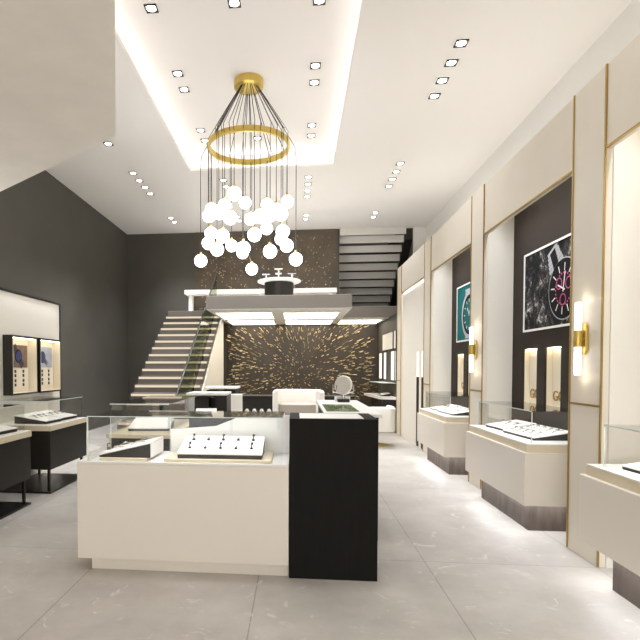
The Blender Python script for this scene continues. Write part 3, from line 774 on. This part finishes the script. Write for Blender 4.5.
# ------------------------------------------------------------------ display wall on the dark side
XS = -3.62
struct('wall_left', box(XL, XS, YF, 7.65, 0, 2.45), 'cream')
struct('trim_90', MB().box(XS - .02, XS + .015, YF, 7.67, 2.45, 2.475).box(XS - .02, XS + .015, 7.65, 7.675, 0, 2.45), 'dark_metal')
def wall_case(y0, y1, lab, kind):
    t = thing('wall_mounted_display_case', lab, 'display case', (XS, (y0 + y1) / 2, 1.15), 'watch cases on the pale display wall')
    x0, x1, z0, z1, w = XS + .001, -3.5, 1.15, 1.905, .022
    MB().box(x0, x1, y0, y0 + w, z0, z1).box(x0, x1, y1 - w, y1, z0, z1).box(x0, x1, y0 + w, y1 - w, z0, z0 + w).box(x0, x1, y0 + w, y1 - w, z1 - w, z1).build('housing', 'dark', t)
    i = w + .001; j = .006
    m = MB().box(x0, x0 + j, y0 + i, y1 - i, z0 + i, z1 - i).box(x0 + j, x1 + .002, y1 - i - j, y1 - i, z0 + i, z1 - i).box(x0 + j, x1 + .002, y0 + i, y0 + i + j, z0 + i, z1 - i)
    m.box(x0 + j, x1 + .002, y0 + i + j, y1 - i - j, z0 + i, z0 + i + j).box(x0 + j, x1 + .002, y0 + i + j, y1 - i - j, z1 - i - j, z1 - i).build('lining', 'niche', t)
    box(x1 - .03, x1 - .01, y0 + .05, y1 - .05, z1 - i - .016, z1 - i - j - .001).build('light_strip', 'led', t)
    a, b = y0 + .035, y1 - .085
    xp = x0 + j + .015
    box(x0 + j + .001, xp, a, b, 1.50, 1.79).build('print', 'brown_print' if kind == 'brown' else 'greyblue', t)
    yc, zc = (a + b) / 2 + (.03 if kind == 'brown' else -.03), 1.645
    if kind == 'brown':
        for s_ in (0, PI):
            bar(yc, zc, math.radians(128) + s_, .06, .17, .045, xp, xp + .002).build('strap', 'strap', t)
    else:
        bar(yc, zc, math.radians(-35) , .05, .17, .035, xp, xp + .002).build('strap', 'silver', t)
    disc(yc, zc, .085, xp + .002, xp + .004, 32).build('watch_case', 'jewel' if kind == 'brown' else 'silver', t)
    disc(yc, zc, .068, xp + .004, xp + .006, 32).build('dial', 'blue', t)
    box(x0 + j + .001, x0 + j + .03, a, b, 1.24, 1.485).build('watch_board', 'niche', t)
    for c_ in range(2):
        for r in range(4):
            y = a + (b - a) * (.35 + .38 * c_); z = 1.275 + .055 * r + (.01 if r > 1 else 0)
            q = MB().box(x0 + j + .031, x0 + j + .038, y - .016, y + .016, z - .019, z + .019)
            tag(q.build('watch_strap_sample', 'strap'), '%s small dark watch from the bottom, column %s the staircase, %s case' % (ORD[r], ['away from', 'towards'][c_], 'brown strap picture' if kind == 'brown' else 'pale blue picture'), 'watch', 'small watches in the wall cases')
    return t
wall_case(6.105, 6.74, 'lit wall case with a picture of a blue watch on a brown strap', 'brown')
wall_case(6.81, 7.44, 'lit wall case with a picture of a blue watch on pale grey', 'blue')

def side_counter(y0, y1, lab, nm):
    t = thing('display_counter', lab, 'counter', (-3.25, (y0 + y1) / 2, 0), 'dark counters along the pale display wall')
    x0, x1 = XS + .002, -2.9
    box(x0, x1, y0, y1, .285, .745).build('body', 'dark', t, bevel=.002)
    s_ = box(x0, x1 + .01, y0 - .01, y1 + .01, .746, .81).build('top', 'cream_edge', t, bevel=.003)
    box(x0, x1 + .009, y0 - .009, y1 + .009, .8101, .8106).build('surface', 'white_top', s_)
    for x in (x1 - .05, x0 + .06):
        for y in (y0 + .06, y1 - .06): box(x - .014, x + .014, y - .014, y + .014, .021, .284).build('leg', 'dark_metal', t)
    box(x0, x1 + .0, y0 + .0, y1 - .0, 0, .02).build('floor_plate', 'dark_metal', t)
    gx0, gx1, gy0, gy1, z0, z1 = x0 + .02, x1 - .04, y0 + .04, y1 - .04, .811, 1.09
    gp = MB().box(gx1 - .006, gx1, gy0, gy1, z0, z1).box(gx0, gx1 - .007, gy0, gy0 + .006, z0, z1).box(gx0, gx1 - .007, gy1 - .006, gy1, z0, z1).build('glass_case', 'glass', t)
    box(gx0, gx1 + .002, gy0 - .002, gy1 + .002, z1 + .001, z1 + .009).build('glass_lid', 'lid_glass', gp)
    MB().box(gx1 + .0025, gx1 + .004, gy0, gy1, z1 + .001, z1 + .009).box(gx0, gx1, gy0 - .004, gy0 - .0025, z1 + .001, z1 + .009).build('polished_edge', 'glass_edge', gp)
    for j, (yc, w) in enumerate(((y0 + .34, .36), (y0 + .78, .40))):
        tt, R_, dm = tray('white tray on the %s, %s the staircase' % (nm, ['farther from', 'closer to'][j]), w, .42, .03, .09, (-3.22, yc, .8115), PI / 2 - .08, 'white trays on the dark counters')
        for q in range(3):
            p, tl = on_tray(R_, dm, -.6 + .6 * q, 0)
            watch('%s watch on the tray %s the staircase, %s' % (ORD[2 - q], ['farther from', 'closer to'][j], nm), p, PI / 2 - .08, tl, 'watches on the trays')
    return t
side_counter(5.87, 6.93, 'dark display counter with cream top below the lit wall cases', 'dark counter below the wall cases')
side_counter(4.35, 5.41, 'dark display counter with cream top cut by the picture edge', 'dark counter cut by the picture edge')

# ------------------------------------------------------------------ lights
# plus unseen beams, added along the rows to brighten the near floor
for x, y, z in spots + [(-1.71, 4.3, HR), (.245, 4.3, HR), (-.73, 4.3, HR), (-1.71, 2.6, HR), (.245, 2.6, HR), (1.94, 4.05, H), (1.94, 3.6, H), (1.94, 3.2, H), (1.94, 2.8, H)]:
    l = bpy.data.lights.new('downlight_beam', 'SPOT'); l.energy = 190 if x < -3 else 28 if y < 5 else 42 if x > 1.5 and y < 9 else 60 if x > 1.5 else 95 if y > 10 else 48; l.spot_size = math.radians(95); l.spot_blend = .9; l.shadow_soft_size = .05; l.color = lin((240, 245, 255))
    o = bpy.data.objects.new('downlight_beam', l); COL.objects.link(o); o.location = (x, y, z - .02)
# cove of the tray ceiling: strips lying on the lip
LY = (b0 + b1) / 2
area('cove_light', (a0 - g * .5, LY, H + .07), (PI, 0, 0), .06, b1 - b0, 4.5, warm)
area('cove_light', (a1 + g * .5, LY, H + .07), (PI, 0, 0), .06, b1 - b0, 4.5, warm)
area('cove_light', ((a0 + a1) / 2, b1 + g * .5, H + .07), (PI, 0, 0), a1 - a0, .06, 2.6, warm)
# cove on top of the joinery
area('cove_light', (2.95, 6.2, PT + .05), (PI, 0, 0), .25, 12, 13, (244, 250, 255))
# bay soffit lights and under-counter strips
for k in (-1, 0, 1, 2):
    c = 5.5925 + PITCH * (k - 1)
    area('bay_light', (2.335, c, 3.44), (0, 0, 0), .05, 1.7, 8.5, warm, math.radians(95))
    area('under_counter_light', (2.06, c, .27), (0, 0, 0), .05, 1.5, 2.2, warm)
    for y in (c - .70, c + .70):
        area('under_counter_light', (2.30, y, .27), (0, 0, 0), .4, .08, .8, warm)
area('bay_light', (XP + .015, 10.6, HT - .01), (0, 0, 0), .02, 1.9, 1.2, warm)
# cove along the pale display wall
area('cove_light', (XS + .06, 5.2, 2.42), (0, math.radians(-25), 0), .05, 4.6, 1.4, warm)
area('cove_light', (-3.85, 4.6, 2.52), (PI, math.radians(-20), 0), .12, 5.6, 22, warm)  # unseen uplight added on top of the display wall to brighten the ceiling
# world light and an added fill behind the camera, brightening the counter fronts
W_ = bpy.data.worlds.new('daylight'); S.world = W_; W_.use_nodes = True
W_.node_tree.nodes['Background'].inputs[0].default_value = (1, .97, .93, 1); W_.node_tree.nodes['Background'].inputs[1].default_value = 1.0
o = area('front_fill', (-.3, YF - .15, 1.6), (PI / 2, 0, 0), 6.4, 2.9, 46, (246, 249, 255))

# ------------------------------------------------------------------ camera
cam = bpy.data.cameras.new('camera'); co = bpy.data.objects.new('camera', cam); COL.objects.link(co); S.camera = co
co.location = (0, 0, 1.5); co.rotation_euler = (PI / 2 - .0269, 0, .0995)
cam.sensor_width = 36; cam.lens = 520 / 640 * 36; cam.shift_x = (320 - 245) / 640; cam.shift_y = (381.4 - 320) / 640
cam.clip_start = .05; cam.clip_end = 100
S.view_settings.view_transform = 'Standard'; S.view_settings.look = 'None'; S.view_settings.gamma = 1; S.view_settings.use_curve_mapping = False
S.view_settings.exposure = 0.76
S.cycles.max_bounces = 8; S.cycles.diffuse_bounces = 5; S.cycles.glossy_bounces = 4; S.cycles.transparent_max_bounces = 16
S.cycles.use_denoising = True
S.cycles.sample_clamp_indirect = 6
